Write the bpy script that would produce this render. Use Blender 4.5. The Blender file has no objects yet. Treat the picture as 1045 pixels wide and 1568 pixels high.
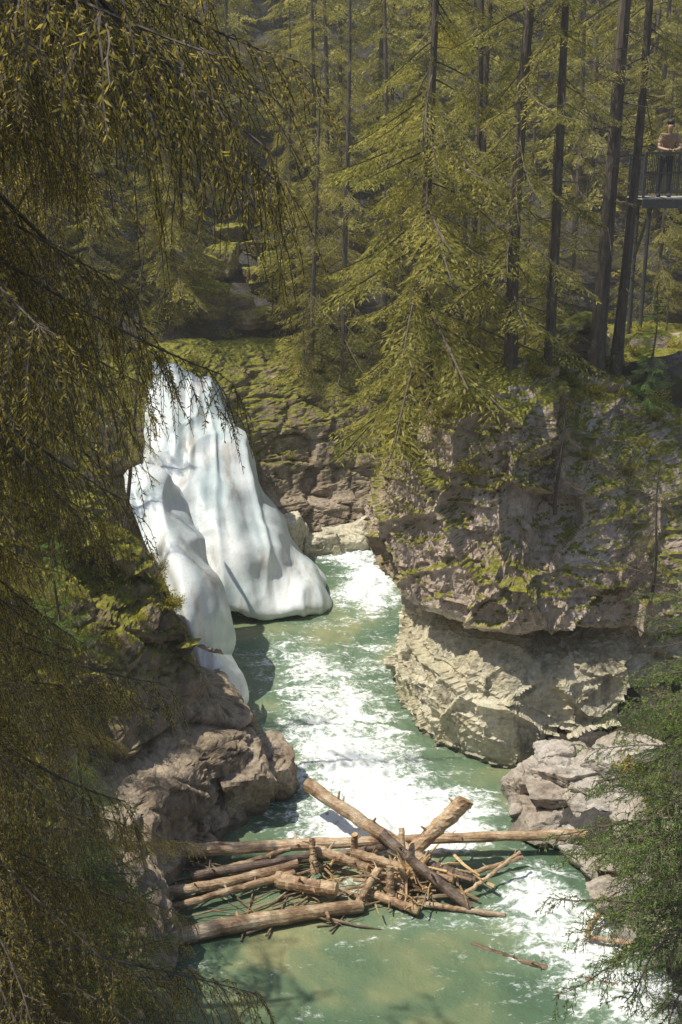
import bpy, math, random, time
import numpy as np
from mathutils import Vector, Matrix, noise
T0=time.time()
R=random.Random(7); NR=np.random.RandomState(7)
scene=bpy.context.scene
col=scene.collection

# ------------------------------------------------------------ helpers
def obj(name, me, parent=None, loc=(0,0,0), rot=(0,0,0), scale=(1,1,1)):
    o=bpy.data.objects.new(name, me); col.objects.link(o)
    o.location=loc; o.rotation_euler=rot; o.scale=scale
    if parent: o.parent=parent
    return o
def empty(name, loc=(0,0,0)):
    o=bpy.data.objects.new(name,None); col.objects.link(o); o.location=loc; return o
def mesh_np(name, V, F, mats=(), midx=None, var=None, smooth=False, vattr=None):
    V=np.asarray(V,dtype=np.float32); F=np.asarray(F,dtype=np.int32)
    me=bpy.data.meshes.new(name); k=F.shape[1]
    me.vertices.add(len(V)); me.vertices.foreach_set('co',V.ravel())
    me.loops.add(F.size); me.loops.foreach_set('vertex_index',F.ravel())
    me.polygons.add(len(F))
    me.polygons.foreach_set('loop_start',np.arange(0,F.size,k,dtype=np.int32))
    me.polygons.foreach_set('loop_total',np.full(len(F),k,dtype=np.int32))
    for m in mats: me.materials.append(m)
    if midx is not None: me.polygons.foreach_set('material_index',np.asarray(midx,dtype=np.int32))
    me.polygons.foreach_set('use_smooth',np.full(len(F),smooth,dtype=bool))
    if var is not None:
        a=me.attributes.new('var','FLOAT','FACE'); a.data.foreach_set('value',np.asarray(var,dtype=np.float32))
    if vattr:
        for n,arr in vattr.items():
            a=me.attributes.new(n,'FLOAT','POINT'); a.data.foreach_set('value',np.asarray(arr,dtype=np.float32))
    me.update(calc_edges=True); me.validate()
    return me
def grid_faces(nu,nv):
    i=np.arange(nu*nv).reshape(nu,nv)
    return np.stack([i[:-1,:-1],i[1:,:-1],i[1:,1:],i[:-1,1:]],-1).reshape(-1,4)
def tube(P,rad,n=6,cap=True,jit=0,rng=None):
    P=np.array(P,float); K=len(P); T=np.gradient(P,axis=0); T/=np.linalg.norm(T,axis=1)[:,None]+1e-9
    up=np.array([0,0,1.]) if abs(T[:,2]).mean()<.8 else np.array([1.,0,0])
    A=np.cross(T,up); A/=np.linalg.norm(A,axis=1)[:,None]+1e-9; B=np.cross(T,A)
    th=np.linspace(0,2*np.pi,n,endpoint=False)
    rad=np.asarray(rad,float)
    rr=rad[:,None]*np.ones((1,n))
    if jit and rng is not None: rr=rr*(1+jit*rng.uniform(-1,1,(K,n)))
    V=P[:,None]+rr[...,None]*(np.cos(th)[None,:,None]*A[:,None]+np.sin(th)[None,:,None]*B[:,None])
    V=V.reshape(-1,3); F=[]
    for k in range(K-1):
        for j in range(n):
            F.append([k*n+j,k*n+(j+1)%n,(k+1)*n+(j+1)%n,(k+1)*n+j])
    if cap and n%2==0:
        c0=len(V); V=np.vstack([V,P[0],P[-1]])
        for j in range(0,n,2):
            F.append([c0,(j+2)%n,(j+1)%n,j]); F.append([c0+1,(K-1)*n+j,(K-1)*n+(j+1)%n,(K-1)*n+(j+2)%n])
    return V,np.array(F,dtype=int)
class Acc:
    def __init__(s): s.V=[];s.F=[];s.M=[];s.A=[];s.n=0
    def add(s,V,F,m=0,var=None):
        if len(V)==0: return
        s.V.append(np.asarray(V,float)); s.F.append(np.asarray(F)+s.n); s.n+=len(V)
        s.M.append(np.full(len(F),m)); s.A.append(np.full(len(F),.5) if var is None else np.asarray(var))
    def get(s): return np.vstack(s.V),np.vstack(s.F),np.concatenate(s.M),np.concatenate(s.A)
    def mesh(s,name,mats,smooth=False):
        V,F,M,A=s.get(); return mesh_np(name,V,F,mats,M,A,smooth)
def box_vf(c,s,rot=None):
    c=np.array(c,float); s=np.array(s,float)/2
    v=np.array([[x,y,z] for x in(-1,1) for y in(-1,1) for z in(-1,1)],float)*s
    if rot is not None: v=v@np.array(rot.to_3x3()).T
    f=np.array([[0,1,3,2],[4,6,7,5],[0,4,5,1],[2,3,7,6],[0,2,6,4],[1,5,7,3]])
    return v+c,f

# ------------------------------------------------------------ materials
def mat(name):
    m=bpy.data.materials.new(name); m.use_nodes=True; nt=m.node_tree
    return m,nt,nt.nodes,nt.links,nt.nodes['Principled BSDF'],nt.nodes['Material Output']
def nnoise(N,L,vec,scale,detail=4,rough=.55,dist=0):
    n=N.new('ShaderNodeTexNoise'); n.inputs['Scale'].default_value=scale; n.inputs['Detail'].default_value=detail
    n.inputs['Roughness'].default_value=rough; n.inputs['Distortion'].default_value=dist
    if vec is not None: L.new(vec,n.inputs['Vector'])
    return n.outputs['Fac']
def ramp(N,L,fac,stops):
    r=N.new('ShaderNodeValToRGB'); L.new(fac,r.inputs['Fac']); e=r.color_ramp.elements
    while len(e)<len(stops): e.new(.5)
    for i,(p,c) in enumerate(stops):
        e[i].position=p; e[i].color=(*c,1) if len(c)==3 else c
    return r.outputs['Color']
def g(v): return (v,v,v)
def mix(N,L,fac,a,b,mode='MIX'):
    m=N.new('ShaderNodeMix'); m.data_type='RGBA'; m.blend_type=mode
    for k,x in ((0,fac),(6,a),(7,b)):
        if hasattr(x,'links'): L.new(x,m.inputs[k])
        elif k==0: m.inputs[0].default_value=x
        else: m.inputs[k].default_value=(*x,1)
    return m.outputs[2]
def math_(N,L,op,a,b=0,c=None,clamp=False):
    m=N.new('ShaderNodeMath'); m.operation=op; m.use_clamp=clamp
    for i,x in enumerate((a,b,c)):
        if x is None: continue
        if hasattr(x,'links'): L.new(x,m.inputs[i])
        else: m.inputs[i].default_value=x
    return m.outputs[0]
def mapping(N,L,vec,scale):
    m=N.new('ShaderNodeMapping'); L.new(vec,m.inputs['Vector']); m.inputs['Scale'].default_value=scale; return m.outputs['Vector']
def bump(N,L,bsdf,h,strength,dist):
    b=N.new('ShaderNodeBump'); b.inputs['Strength'].default_value=strength; b.inputs['Distance'].default_value=dist
    L.new(h,b.inputs['Height']); L.new(b.outputs['Normal'],bsdf.inputs['Normal']); return b

def rock_mat(name, pal, lowcol=None, moss=.62, mosscol=((.08,.085,.013),(.32,.30,.04)),stain=.8):
    m,nt,N,L,P,O=mat(name)
    geo=N.new('ShaderNodeNewGeometry'); pos=geo.outputs['Position']
    n1=nnoise(N,L,pos,.7,4,.6,.3)
    c=ramp(N,L,n1,[(.30,pal[0]),(.43,pal[1]),(.55,pal[2]),(.68,pal[3])])
    sp=N.new('ShaderNodeSeparateXYZ'); L.new(pos,sp.inputs[0])
    mid=nnoise(N,L,pos,1.5,5,.62)
    if lowcol:
        f=math_(N,L,'ADD',sp.outputs['Z'],math_(N,L,'MULTIPLY',mid,1.6))
        f=ramp(N,L,math_(N,L,'MULTIPLY',f,.1),[(.27,g(1)),(.42,g(0))])
        low=ramp(N,L,mid,[(.35,lowcol[0]),(.6,lowcol[1])])
        c=mix(N,L,f,c,low)
    st=nnoise(N,L,mapping(N,L,pos,(2.2,2.2,.5)),1.1,4,.65)
    c=mix(N,L,ramp(N,L,st,[(.34,g(stain)),(.48,g(0))]),c,(.09,.07,.05))
    fn=nnoise(N,L,pos,9,5,.72)
    c=mix(N,L,.85,c,ramp(N,L,fn,[(.3,g(.55)),(.5,g(.95)),(.7,g(1.3))]),'MULTIPLY')
    sepn=N.new('ShaderNodeSeparateXYZ'); L.new(geo.outputs['Normal'],sepn.inputs[0])
    mm=math_(N,L,'ADD',math_(N,L,'MULTIPLY',sepn.outputs['Z'],.5),math_(N,L,'MULTIPLY',mid,1.0))
    hh=math_(N,L,'MULTIPLY',sp.outputs['Z'],.035)
    mm=math_(N,L,'ADD',mm,hh)
    mf=ramp(N,L,mm,[(moss+.1,g(0)),(moss+.2,g(1))])
    hi=ramp(N,L,math_(N,L,'MULTIPLY',sp.outputs['Z'],.2),[(.3,g(0)),(.7,g(1))])
    mf=mix(N,L,1,mf,hi,'MULTIPLY')
    c=mix(N,L,mf,c,ramp(N,L,fn,[(.35,mosscol[0]),(.62,mosscol[1])]))
    wet=ramp(N,L,math_(N,L,'ADD',sp.outputs['Z'],math_(N,L,'MULTIPLY',st,.25)),[(.2,g(1)),(.42,g(0))])
    c=mix(N,L,math_(N,L,'MULTIPLY',wet,.6),c,(.04,.04,.025))
    L.new(c,P.inputs['Base Color'])
    L.new(ramp(N,L,wet,[(0,g(.85)),(1,g(.3))]),P.inputs['Roughness'])
    P.inputs['Specular IOR Level'].default_value=.3
    bump(N,L,P,nnoise(N,L,mapping(N,L,pos,(1,1,1.8)),6,6,.72),.9,.09)
    return m
M_cliff=rock_mat('limestone_right',[(.38,.29,.20),(.53,.42,.31),(.62,.49,.395),(.66,.585,.48)],((.55,.49,.32),(.72,.66,.49)),.85,stain=.62)
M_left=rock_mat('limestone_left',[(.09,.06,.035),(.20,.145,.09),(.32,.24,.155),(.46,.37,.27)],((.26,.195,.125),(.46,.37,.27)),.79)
M_stone=rock_mat('pale_limestone',[(.34,.27,.20),(.46,.39,.31),(.54,.48,.40),(.62,.57,.50)],None,.95,stain=.6)

def ground_mat():
    m,nt,N,L,P,O=mat('forest_floor')
    geo=N.new('ShaderNodeNewGeometry'); pos=geo.outputs['Position']
    c=ramp(N,L,nnoise(N,L,pos,.9,5,.65),[(.32,(.035,.028,.018)),(.45,(.08,.062,.036)),(.56,(.06,.062,.02)),(.70,(.17,.16,.04))])
    rk=ramp(N,L,nnoise(N,L,pos,.55,5,.7,.4),[(.47,g(0)),(.53,g(1))])
    c=mix(N,L,rk,c,(.11,.10,.09))
    c=mix(N,L,.8,c,ramp(N,L,nnoise(N,L,pos,7,5,.75),[(.35,g(.35)),(.65,g(1.3))]),'MULTIPLY')
    L.new(c,P.inputs['Base Color']); P.inputs['Roughness'].default_value=.95
    bump(N,L,P,nnoise(N,L,pos,4,6,.75),1,.25)
    return m
M_ground=ground_mat()

def foliage_mat(name,a,b,c,trans=.38,brown=0,tc=(1.7,1.6,.9)):
    m,nt,N,L,P,O=mat(name)
    geo=N.new('ShaderNodeNewGeometry'); pos=geo.outputs['Position']
    at=N.new('ShaderNodeAttribute'); at.attribute_name='var'
    nz=nnoise(N,L,pos,.8,1,.6)
    f=math_(N,L,'ADD',math_(N,L,'MULTIPLY',at.outputs['Fac'],.45),math_(N,L,'MULTIPLY',nz,.8))
    cc=ramp(N,L,f,[(.38,a),(.6,b),(.85,c)])
    if brown:
        bf=ramp(N,L,at.outputs['Fac'],[(.72,g(0)),(.9,g(brown))])
        cc=mix(N,L,bf,cc,(.28,.20,.08))
    D=N.new('ShaderNodeBsdfDiffuse'); L.new(cc,D.inputs['Color'])
    tr=N.new('ShaderNodeBsdfTranslucent'); 
    L.new(mix(N,L,1,cc,tc,'MULTIPLY'),tr.inputs['Color'])
    ms=N.new('ShaderNodeMixShader'); ms.inputs[0].default_value=trans
    L.new(D.outputs[0],ms.inputs[1]); L.new(tr.outputs[0],ms.inputs[2]); L.new(ms.outputs[0],O.inputs['Surface'])
    N.remove(P)
    return m
M_fol=foliage_mat('spruce_needles',(.12,.13,.04),(.29,.28,.085),(.52,.47,.16),.45,.4)
M_folhazed=foliage_mat('spruce_needles_hazed',(.14,.15,.055),(.31,.305,.11),(.52,.48,.19),.45,.35)  # paler copy of the needles: background haze put into the colour
M_folnear=foliage_mat('spruce_needles_near',(.20,.175,.045),(.42,.355,.10),(.60,.51,.17),.52,.6)
M_folgreen=foliage_mat('fir_needles',(.075,.15,.05),(.17,.29,.09),(.36,.46,.15),.45)
M_shrub=foliage_mat('shrub_leaves',(.18,.18,.035),(.34,.32,.055),(.50,.45,.09),.4,.4)
def bark_mat(name,a,b,sc=(6,6,1.2)):
    m,nt,N,L,P,O=mat(name)
    tc=N.new('ShaderNodeTexCoord'); v=mapping(N,L,tc.outputs['Object'],sc)
    n=nnoise(N,L,v,3,4,.7)
    c=ramp(N,L,n,[(.33,a),(.66,b)])
    L.new(c,P.inputs['Base Color']); P.inputs['Roughness'].default_value=.9
    bump(N,L,P,n,.8,.03); return m
M_bark=bark_mat('spruce_bark',(.055,.04,.03),(.17,.135,.10))
def log_mat(name,a,b,cc):
    m,nt,N,L,P,O=mat(name)
    geo=N.new('ShaderNodeNewGeometry'); pos=geo.outputs['Position']
    at=N.new('ShaderNodeAttribute'); at.attribute_name='var'
    n=nnoise(N,L,pos,2.2,5,.7); fine=nnoise(N,L,mapping(N,L,pos,(2,14,14)),3,5,.7)
    c=ramp(N,L,n,[(.35,a),(.5,b),(.65,cc)])
    c=mix(N,L,.8,c,ramp(N,L,fine,[(.35,g(.4)),(.65,g(1.2))]),'MULTIPLY')
    c=mix(N,L,1,c,ramp(N,L,at.outputs['Fac'],[(0,g(.4)),(1,g(1.3))]),'MULTIPLY')
    sp=N.new('ShaderNodeSeparateXYZ'); L.new(pos,sp.inputs[0])
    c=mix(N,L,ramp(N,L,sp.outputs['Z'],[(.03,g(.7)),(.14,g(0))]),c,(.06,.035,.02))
    L.new(c,P.inputs['Base Color']); P.inputs['Roughness'].default_value=.5
    bump(N,L,P,fine,.6,.02); return m
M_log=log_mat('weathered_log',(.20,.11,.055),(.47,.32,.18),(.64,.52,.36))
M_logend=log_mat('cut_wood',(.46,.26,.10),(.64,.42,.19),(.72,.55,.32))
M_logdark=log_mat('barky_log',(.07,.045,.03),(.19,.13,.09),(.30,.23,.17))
def plain(name,c,rough=.6,metal=0):
    m,nt,N,L,P,O=mat(name); geo=N.new('ShaderNodeNewGeometry')
    n=nnoise(N,L,geo.outputs['Position'],9,3)
    L.new(ramp(N,L,n,[(.3,tuple(x*.75 for x in c)),(.7,tuple(min(1,x*1.15) for x in c))]),P.inputs['Base Color'])
    P.inputs['Roughness'].default_value=rough; P.inputs['Metallic'].default_value=metal; return m
def ice_mat():
    m,nt,N,L,P,O=mat('old_ice'); geo=N.new('ShaderNodeNewGeometry'); pos=geo.outputs['Position']
    c=ramp(N,L,nnoise(N,L,mapping(N,L,pos,(1,.5,.4)),1.3,4,.5,.6),[(.34,(.50,.59,.58)),(.48,(.66,.72,.70)),(.60,(.77,.80,.77))])
    d=nnoise(N,L,mapping(N,L,pos,(1.9,.5,.3)),1.3,4,.6,.5)
    c=mix(N,L,ramp(N,L,d,[(.54,g(0)),(.68,g(.7))]),c,(.40,.355,.28))
    c=mix(N,L,ramp(N,L,nnoise(N,L,pos,16,4,.7),[(.56,g(0)),(.68,g(.3))]),c,(.30,.26,.20))
    L.new(c,P.inputs['Base Color']); P.inputs['Roughness'].default_value=.38
    bump(N,L,P,nnoise(N,L,pos,2.5,4,.5),.4,.07); return m
M_ice=ice_mat()

def water_mat():
    m,nt,N,L,P,O=mat('glacial_water'); geo=N.new('ShaderNodeNewGeometry'); pos=geo.outputs['Position']
    at=N.new('ShaderNodeAttribute'); at.attribute_name='foam'
    fv=at.outputs['Fac']
    n1=nnoise(N,L,mapping(N,L,pos,(.8,1.5,1)),1.7,6,.68,.8)
    n2=nnoise(N,L,mapping(N,L,pos,(.9,1.3,1)),9,4,.7,.5)
    a=math_(N,L,'MULTIPLY',math_(N,L,'SUBTRACT',n1,.5),2.7)
    b=math_(N,L,'MULTIPLY',math_(N,L,'SUBTRACT',n2,.5),1.9)
    f=math_(N,L,'ADD',fv,math_(N,L,'ADD',a,b))
    fm=ramp(N,L,f,[(.33,g(0)),(.56,g(.28)),(.80,g(1))])
    base=ramp(N,L,nnoise(N,L,pos,.45,3,.5,.5),[(.35,(.075,.13,.075)),(.51,(.13,.19,.105)),(.64,(.29,.29,.14))])
    base=mix(N,L,math_(N,L,'MULTIPLY',fv,.6,clamp=True),base,(.25,.36,.25))
    c=mix(N,L,fm,base,(.82,.85,.82))
    L.new(c,P.inputs['Base Color'])
    L.new(ramp(N,L,fm,[(0,g(.06)),(1,g(.5))]),P.inputs['Roughness'])
    P.inputs['IOR'].default_value=1.33
    bump(N,L,P,mix(N,L,.4,nnoise(N,L,mapping(N,L,pos,(1,.8,1)),5,4,.6,.4),n2),.65,.08)
    return m
M_water=water_mat()

# ------------------------------------------------------------ river shorelines
LEFT=np.array([(-3,-30),(-2.6,0),(-2.2,9),(-2.2,13),(-2.6,15.2),(-3.0,16.5),(-2.4,17.8),(-1.5,19),(-1.3,20.1),(-1.8,21.5),(-2.2,23),(-2.8,24.6),(-3.9,26.7),(-4.7,29.3),(-4.0,31.6),(-2.2,33.2),(-.4,34),(1.5,34.5),(5,35.5),(10,36.5),(30,37)],float)
RIGHT=np.array([(4,-30),(4.2,0),(4.6,9),(5.0,13.5),(4.35,15.2),(4.1,16),(3.95,17),(3.6,17.9),(3.2,19),(3.4,20.4),(2.7,21.1),(1.9,22.1),(1.45,23.6),(1.5,25.2),(2,27.3),(4.5,29.5),(9,30.5),(30,31)],float)
POLY=np.vstack([LEFT,RIGHT[::-1]])
def dist_poly(X,Y,PL):
    d=np.full(X.shape,1e9)
    for a,b in zip(PL[:-1],PL[1:]):
        ab=b-a; t=np.clip(((X-a[0])*ab[0]+(Y-a[1])*ab[1])/(ab@ab),0,1)
        d=np.minimum(d,np.hypot(X-a[0]-t*ab[0],Y-a[1]-t*ab[1]))
    return d
def inside(X,Y):
    r=np.zeros(X.shape,bool); n=len(POLY)
    for i in range(n):
        a=POLY[i]; b=POLY[(i+1)%n]
        if a[1]==b[1]: continue
        c=((a[1]>Y)!=(b[1]>Y))&(X<(b[0]-a[0])*(Y-a[1])/(b[1]-a[1])+a[0]); r^=c
    return r
def sstep(a,b,x): 
    t=np.clip((x-a)/(b-a),0,1); return t*t*(3-2*t)
def ground_h(X,Y):
    X=np.asarray(X,float);Y=np.asarray(Y,float)
    dl=dist_poly(X,Y,LEFT); dr=dist_poly(X,Y,RIGHT); ins=inside(X,Y)
    zl=np.interp(dl,[0,1.2,2.5,4,6,10,20,40,80,200],[-1.5,-1.5,1.2,4.6,6.9,9.5,15.5,29,46,60])
    zr1=np.interp(dr,[0,.3,.8,2,4,8,20,60,200],[-.6,.0,.4,.9,1.9,4.6,11,24,50])
    zr2=np.interp(dr,[0,1.9,2.8,3.6,8,15,40,80,200],[-1.5,-1.5,5.5,7.3,8.7,11,25,42,60])
    lo=np.where(X>3.4,22.3,20.3)
    k=sstep(lo,lo+2.0,Y); zr=zr1*(1-k)+zr2*k
    z=np.where(dl<dr,zl,zr)
    return np.where(ins,-1.5,z)
def gz(x,y): return float(ground_h(np.array([x]),np.array([y]))[0])

s=np.linspace(-1,1,430)
gx=np.sinh(s*3.4)/np.sinh(3.4)*200; gy=np.sinh(s*3.4)/np.sinh(3.4)*200+26
GX,GY=np.meshgrid(gx,gy,indexing='ij'); GZ=ground_h(GX,GY)
P=np.stack([GX,GY,GZ],-1).reshape(-1,3)
ins=inside(GX,GY).ravel()
for i in range(len(P)):
    if not ins[i] and abs(P[i,0])<60 and P[i,1]>-5 and P[i,1]<90:
        v=Vector((P[i,0]*.5,P[i,1]*.5,3)); P[i,2]+=noise.fractal(v,.9,2.1,5)*.55
obj('ground',mesh_np('ground',P,grid_faces(len(gx),len(gy)),[M_ground],smooth=True))

# ------------------------------------------------------------ lofted rock walls
def crm(P,n,w=None):
    d=P[1:]-P[:-1]; ch=np.linalg.norm(d,axis=-1); 
    if ch.ndim>1: ch=ch.reshape(ch.shape[0],-1).mean(1)
    if w is not None: ch=ch*np.asarray(w)
    cum=np.concatenate([[0],np.cumsum(ch)]); t=np.linspace(0,cum[-1],n)
    i=np.clip(np.searchsorted(cum,t,side='right')-1,0,len(P)-2); u=(t-cum[i])/(ch[i]+1e-9)
    Q=np.concatenate([P[:1]*2-P[1:2],P,P[-1:]*2-P[-2:-1]])
    sh=(n,)+(1,)*(P.ndim-1); u=u.reshape(sh)
    a,b,c,e=Q[i],Q[i+1],Q[i+2],Q[i+3]
    return .5*((2*b)+(-a+c)*u+(2*a-5*b+4*c-e)*u*u+(-a+3*b-3*c+e)*u**3)
def normals(G):
    n=np.cross(np.gradient(G,axis=0),np.gradient(G,axis=1)); return n/(np.linalg.norm(n,axis=-1)[...,None]+1e-9)
def facet(p,sx,sz,A,B,off):
    q=Vector((p[0]*sx+off,p[1]*sx,p[2]*sz)); d,pts=noise.voronoi(q); c=pts[0]
    h=noise.cell_vector(c*17.31)-Vector((.5,.5,.5)); e=q-c
    k=d[1]-d[0]
    return A*2*h.x+B*(h.y*e.x+h.z*e.y+h.x*e.z*.7), k
def rockify(G,sign,amp=1.0,seed=0,strata=1.0):
    Nn=normals(G)*sign; S=G.shape; Pf=G.reshape(-1,3).copy(); Nf=Nn.reshape(-1,3).copy()
    Nf[:,2]*=.4
    out=Pf.copy()
    for i in range(len(Pf)):
        p=Pf[i]; w=noise.noise_vector(Vector(p)*.7)*.4; p=(p[0]+w.x,p[1]+w.y,p[2]+w.z*.4)
        a,k1=facet(p,.62,.7,.17,.32,seed); b,k2=facet(p,1.6,2.0,.06,.13,seed+9); c,k3=facet(p,4.6,5.5,.022,.05,seed+20)
        big=noise.noise(Vector(p)*.6)
        crack=-.13*max(0,1-k1*11)-.05*max(0,1-k2*9)-.015*max(0,1-k3*7)
        f=noise.fractal(Vector(p)*3,.8,2.1,5)*.045
        zz=p[2]*1.3+noise.noise(Vector(p)*.4)*1.1; fr=zz-math.floor(zz); st=strata*(.08*(fr-.5)*max(0,big*2)-(.05 if fr<.05 else 0))
        out[i]+=Nf[i]*((a+b+c+crack+f+st)*amp)
    return out.reshape(S)
zs0=[-1.5,0,1.1,2.1,2.75,3.05,4.4,5.6,6.6,7.6,8.2,6.5]
ST=[((16,29.8,0,-1),[.2,0,0,0,.2,0,0,0,.5,2.5,4,4.3],0),
 ((9,30.2,0,-1),[.2,0,0,0,.2,0,0,0,.5,2.5,4,4.3],0),
 ((4.3,29.0,.1,-1),[.2,0,.1,.1,.3,0,0,0,.5,1.8,2.5,2.8],-.6),
 ((2.2,27.2,.7,-.7),[.2,0,0,.1,.4,-.1,-.2,0,.5,1.8,3,3.2],-.9),
 ((1.55,25.4,1,0),[.2,0,-.05,.2,.7,-.35,-.6,-.35,.2,1.2,3.5,4],-.9),
 ((1.45,23.8,.97,.2),[.2,0,-.1,.2,.75,-.3,-.55,-.35,.15,1.4,4,4.6],-.4),
 ((1.85,22.4,.85,.5),[.2,0,-.1,.2,.75,-.1,-.1,.0,.25,1.7,4.5,5.2],.3),
 ((2.55,21.45,.6,.8),[.2,0,-.1,.2,.8,.1,.2,.3,.4,2,5,5.6],.5),
 ((3.35,20.9,.45,.9),[.2,0,-.1,.15,1.2,.1,.4,.6,.8,2.2,5,5.6],.4),
 ((4.1,20.8,.1,1),[.2,0,.1,.4,2.4,.3,.7,1.0,1.4,2.6,5,5.6],0),
 ((5.3,20.9,0,1),[.2,0,.0,.1,.8,.2,.6,1.0,1.7,2.8,5,5.6],-.3),
 ((7.5,20.9,0,1),[.2,0,.2,.3,.6,.3,.7,1.3,2.1,3.2,5,5.6],-.4),
 ((14,20.5,0,1),[.2,0,.3,.6,1.0,.6,1.0,1.5,2.1,3.2,5,5.6],-.2)]
C=[]
for (x,y,nx,ny),offs,dz in ST:
    l=math.hypot(nx,ny); nx/=l; ny/=l
    C.append([(x+nx*o,y+ny*o,z+(dz*max(0,min(1,(z-3)/3)) if k<11 else 0)) for k,(o,z) in enumerate(zip(offs,zs0))])
C=np.array(C)
G=crm(C,470,[.3,.4,.6,1,1.3,1.6,1.6,1.6,1.6,1.3,.9,.3])
G=crm(G.transpose(1,0,2),270,[.5,1.1,1.2,1.3,1.3,1,1,1,.8,.4,.2]).transpose(1,0,2)
G=rockify(G,-1,1.0,3)
obj('right_cliff',mesh_np('right_cliff',G.reshape(-1,3),grid_faces(*G.shape[:2]),[M_cliff],smooth=False))
RC=G
C=[]
rows=[(.2,-1.5),(0,0),(.12,.8),(.4,1.5),(1.1,1.8),(1.55,2.9),(2.0,4.0),(3.0,5.1),(4.6,6.2),(6.3,6.0)]
LL=LEFT[2:]
for i,(x,y) in enumerate(LL):
    a=LL[max(0,i-1)]; b=LL[min(len(LL)-1,i+1)]; t=b-a; t/=np.linalg.norm(t); n=np.array([-t[1],t[0]])
    if i<3: n=np.array([-1,0.])
    rs=[]
    for o,z in rows:
        oo=o*(1 if y<26 or y>33 else .75)
        if 23.5<y<26.9 and z>1: oo+=.3
        rs.append((x+n[0]*oo,y+n[1]*oo,z*(1.0 if z<2 else (1 if y>18 else .9))))
    C.append(rs)
C=np.array(C)
w=[.5,.8,1.2,1.6,1.8,1.8,1.8,1.8,1.8,1.6,1.2,1,1,1,1,1,.6,.2]
G=crm(C,470,w)
G=crm(G.transpose(1,0,2),200,[.6,1.2,1.2,1.2,1,1,.9,.6,.3]).transpose(1,0,2)
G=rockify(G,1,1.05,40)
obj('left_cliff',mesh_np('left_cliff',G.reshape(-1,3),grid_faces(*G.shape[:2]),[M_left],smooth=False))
LC=G
print('cliffs',time.time()-T0)

def ico(sub):
    import bmesh
    bm=bmesh.new(); bmesh.ops.create_icosphere(bm,subdivisions=sub,radius=1)
    V=np.array([v.co for v in bm.verts]); F=np.array([[v.index for v in f.verts] for f in bm.faces]); bm.free(); return V,F
IV,IF=ico(5)
def boulder_vf(c,s,rz=0,seed=0,boxy=.85,amp=1):
    rg=np.random.RandomState(seed*7+3); D=IV/np.linalg.norm(IV,axis=1)[:,None]
    pl=np.vstack([np.array([[1,0,0],[-1,0,0],[0,1,0],[0,-1,0],[0,0,1],[0,0,-1]])+rg.normal(0,.18,(6,3)),rg.normal(0,1,(9,3))])
    pl/=np.linalg.norm(pl,axis=1)[:,None]; dd=np.concatenate([rg.uniform(.72,.92,6),rg.uniform(.9,1.12,9)])
    r=np.min(np.where(D@pl.T>1e-3,dd/np.maximum(D@pl.T,1e-3),9),axis=1)
    V=D*r[:,None]*np.array(s); out=V.copy()
    for i in range(len(V)):
        p=V[i]; q=(p[0]+seed*3.1,p[1]+seed,p[2])
        b,k2=facet(q,3.2,7,.03,.06,seed+5)
        d=(b-.03*max(0,1-k2*8)+noise.fractal(Vector(q)*4,.8,2,4)*.02)*amp
        n=p/np.array(s); n/=np.linalg.norm(n); out[i]=p+n*d
    ca,sa=math.cos(rz),math.sin(rz)
    out=np.stack([out[:,0]*ca-out[:,1]*sa,out[:,0]*sa+out[:,1]*ca,out[:,2]],1)
    return out+np.array(c),IF
def rocks(name,lst,m):
    a=Acc()
    for k,(c,s,rz) in enumerate(lst):
        V,F=boulder_vf(c,s,rz,k+len(name)+int(abs(c[0])*5)); a.add(V,F)
    return obj(name,a.mesh(name,[m]))
rocks('rock_outcrop',[((4.1,19.1,.1),(.8,.95,.34),.3),((4.25,19.3,.45),(.75,.8,.2),-.2),((4.5,19.5,.75),(.7,.65,.2),.5),((3.65,18.5,.0),(.45,.5,.25),.8),((4.9,18.8,.45),(.75,.8,.3),.1),((4.2,19.9,.8),(.5,.4,.25),0),((3.6,19.6,.25),(.4,.5,.35),.3),((5.3,19.5,.95),(.8,.6,.35),.6),((3.95,19.7,.62),(.4,.35,.15),.6),((4.6,18.9,.75),(.35,.35,.14),1),((3.45,19.0,.2),(.3,.3,.15),.1),((4.0,18.2,.05),(.4,.35,.2),.7),((4.4,18.0,.15),(.35,.4,.2),.2)],M_stone)
rocks('rock_pile',[((4.9,16.3,.2),(.7,.55,.4),.2),((5.5,16.6,.5),(.65,.5,.42),.9),((5.1,15.7,.1),(.6,.4,.26),-.3),((4.6,17.3,.1),(.5,.5,.3),.5),((5.9,15.9,.5),(.65,.5,.4),.1),((5.6,17.4,.7),(.75,.6,.45),.4),((4.6,15.4,.02),(.3,.25,.15),.4),((5.3,15.1,.1),(.4,.3,.22),1),((6.2,16.9,1.1),(.65,.6,.5),1),((4.75,16.9,.45),(.4,.35,.15),.3),((5.2,16.1,.6),(.4,.3,.14),.7)],M_stone)
rocks('boulder',[((-1.45,20.0,.3),(.6,.7,.7),.2),((-1.95,19.3,.55),(.6,.7,.8),.6)],M_left)
rocks('boulder',[((.2,33.6,.4),(.8,.6,.6),.3),((-.6,33.2,.5),(.6,.5,.6),.1),((.9,34,.6),(.6,.5,.7),.8),((-1.6,33.0,.9),(.7,.6,.8),1.2)],M_cliff)
rocks('boulder',[((-.6,29.9,.0),(.5,.3,.2),.3),((1.2,28.0,-.05),(.3,.25,.2),.3)],M_left)

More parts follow.
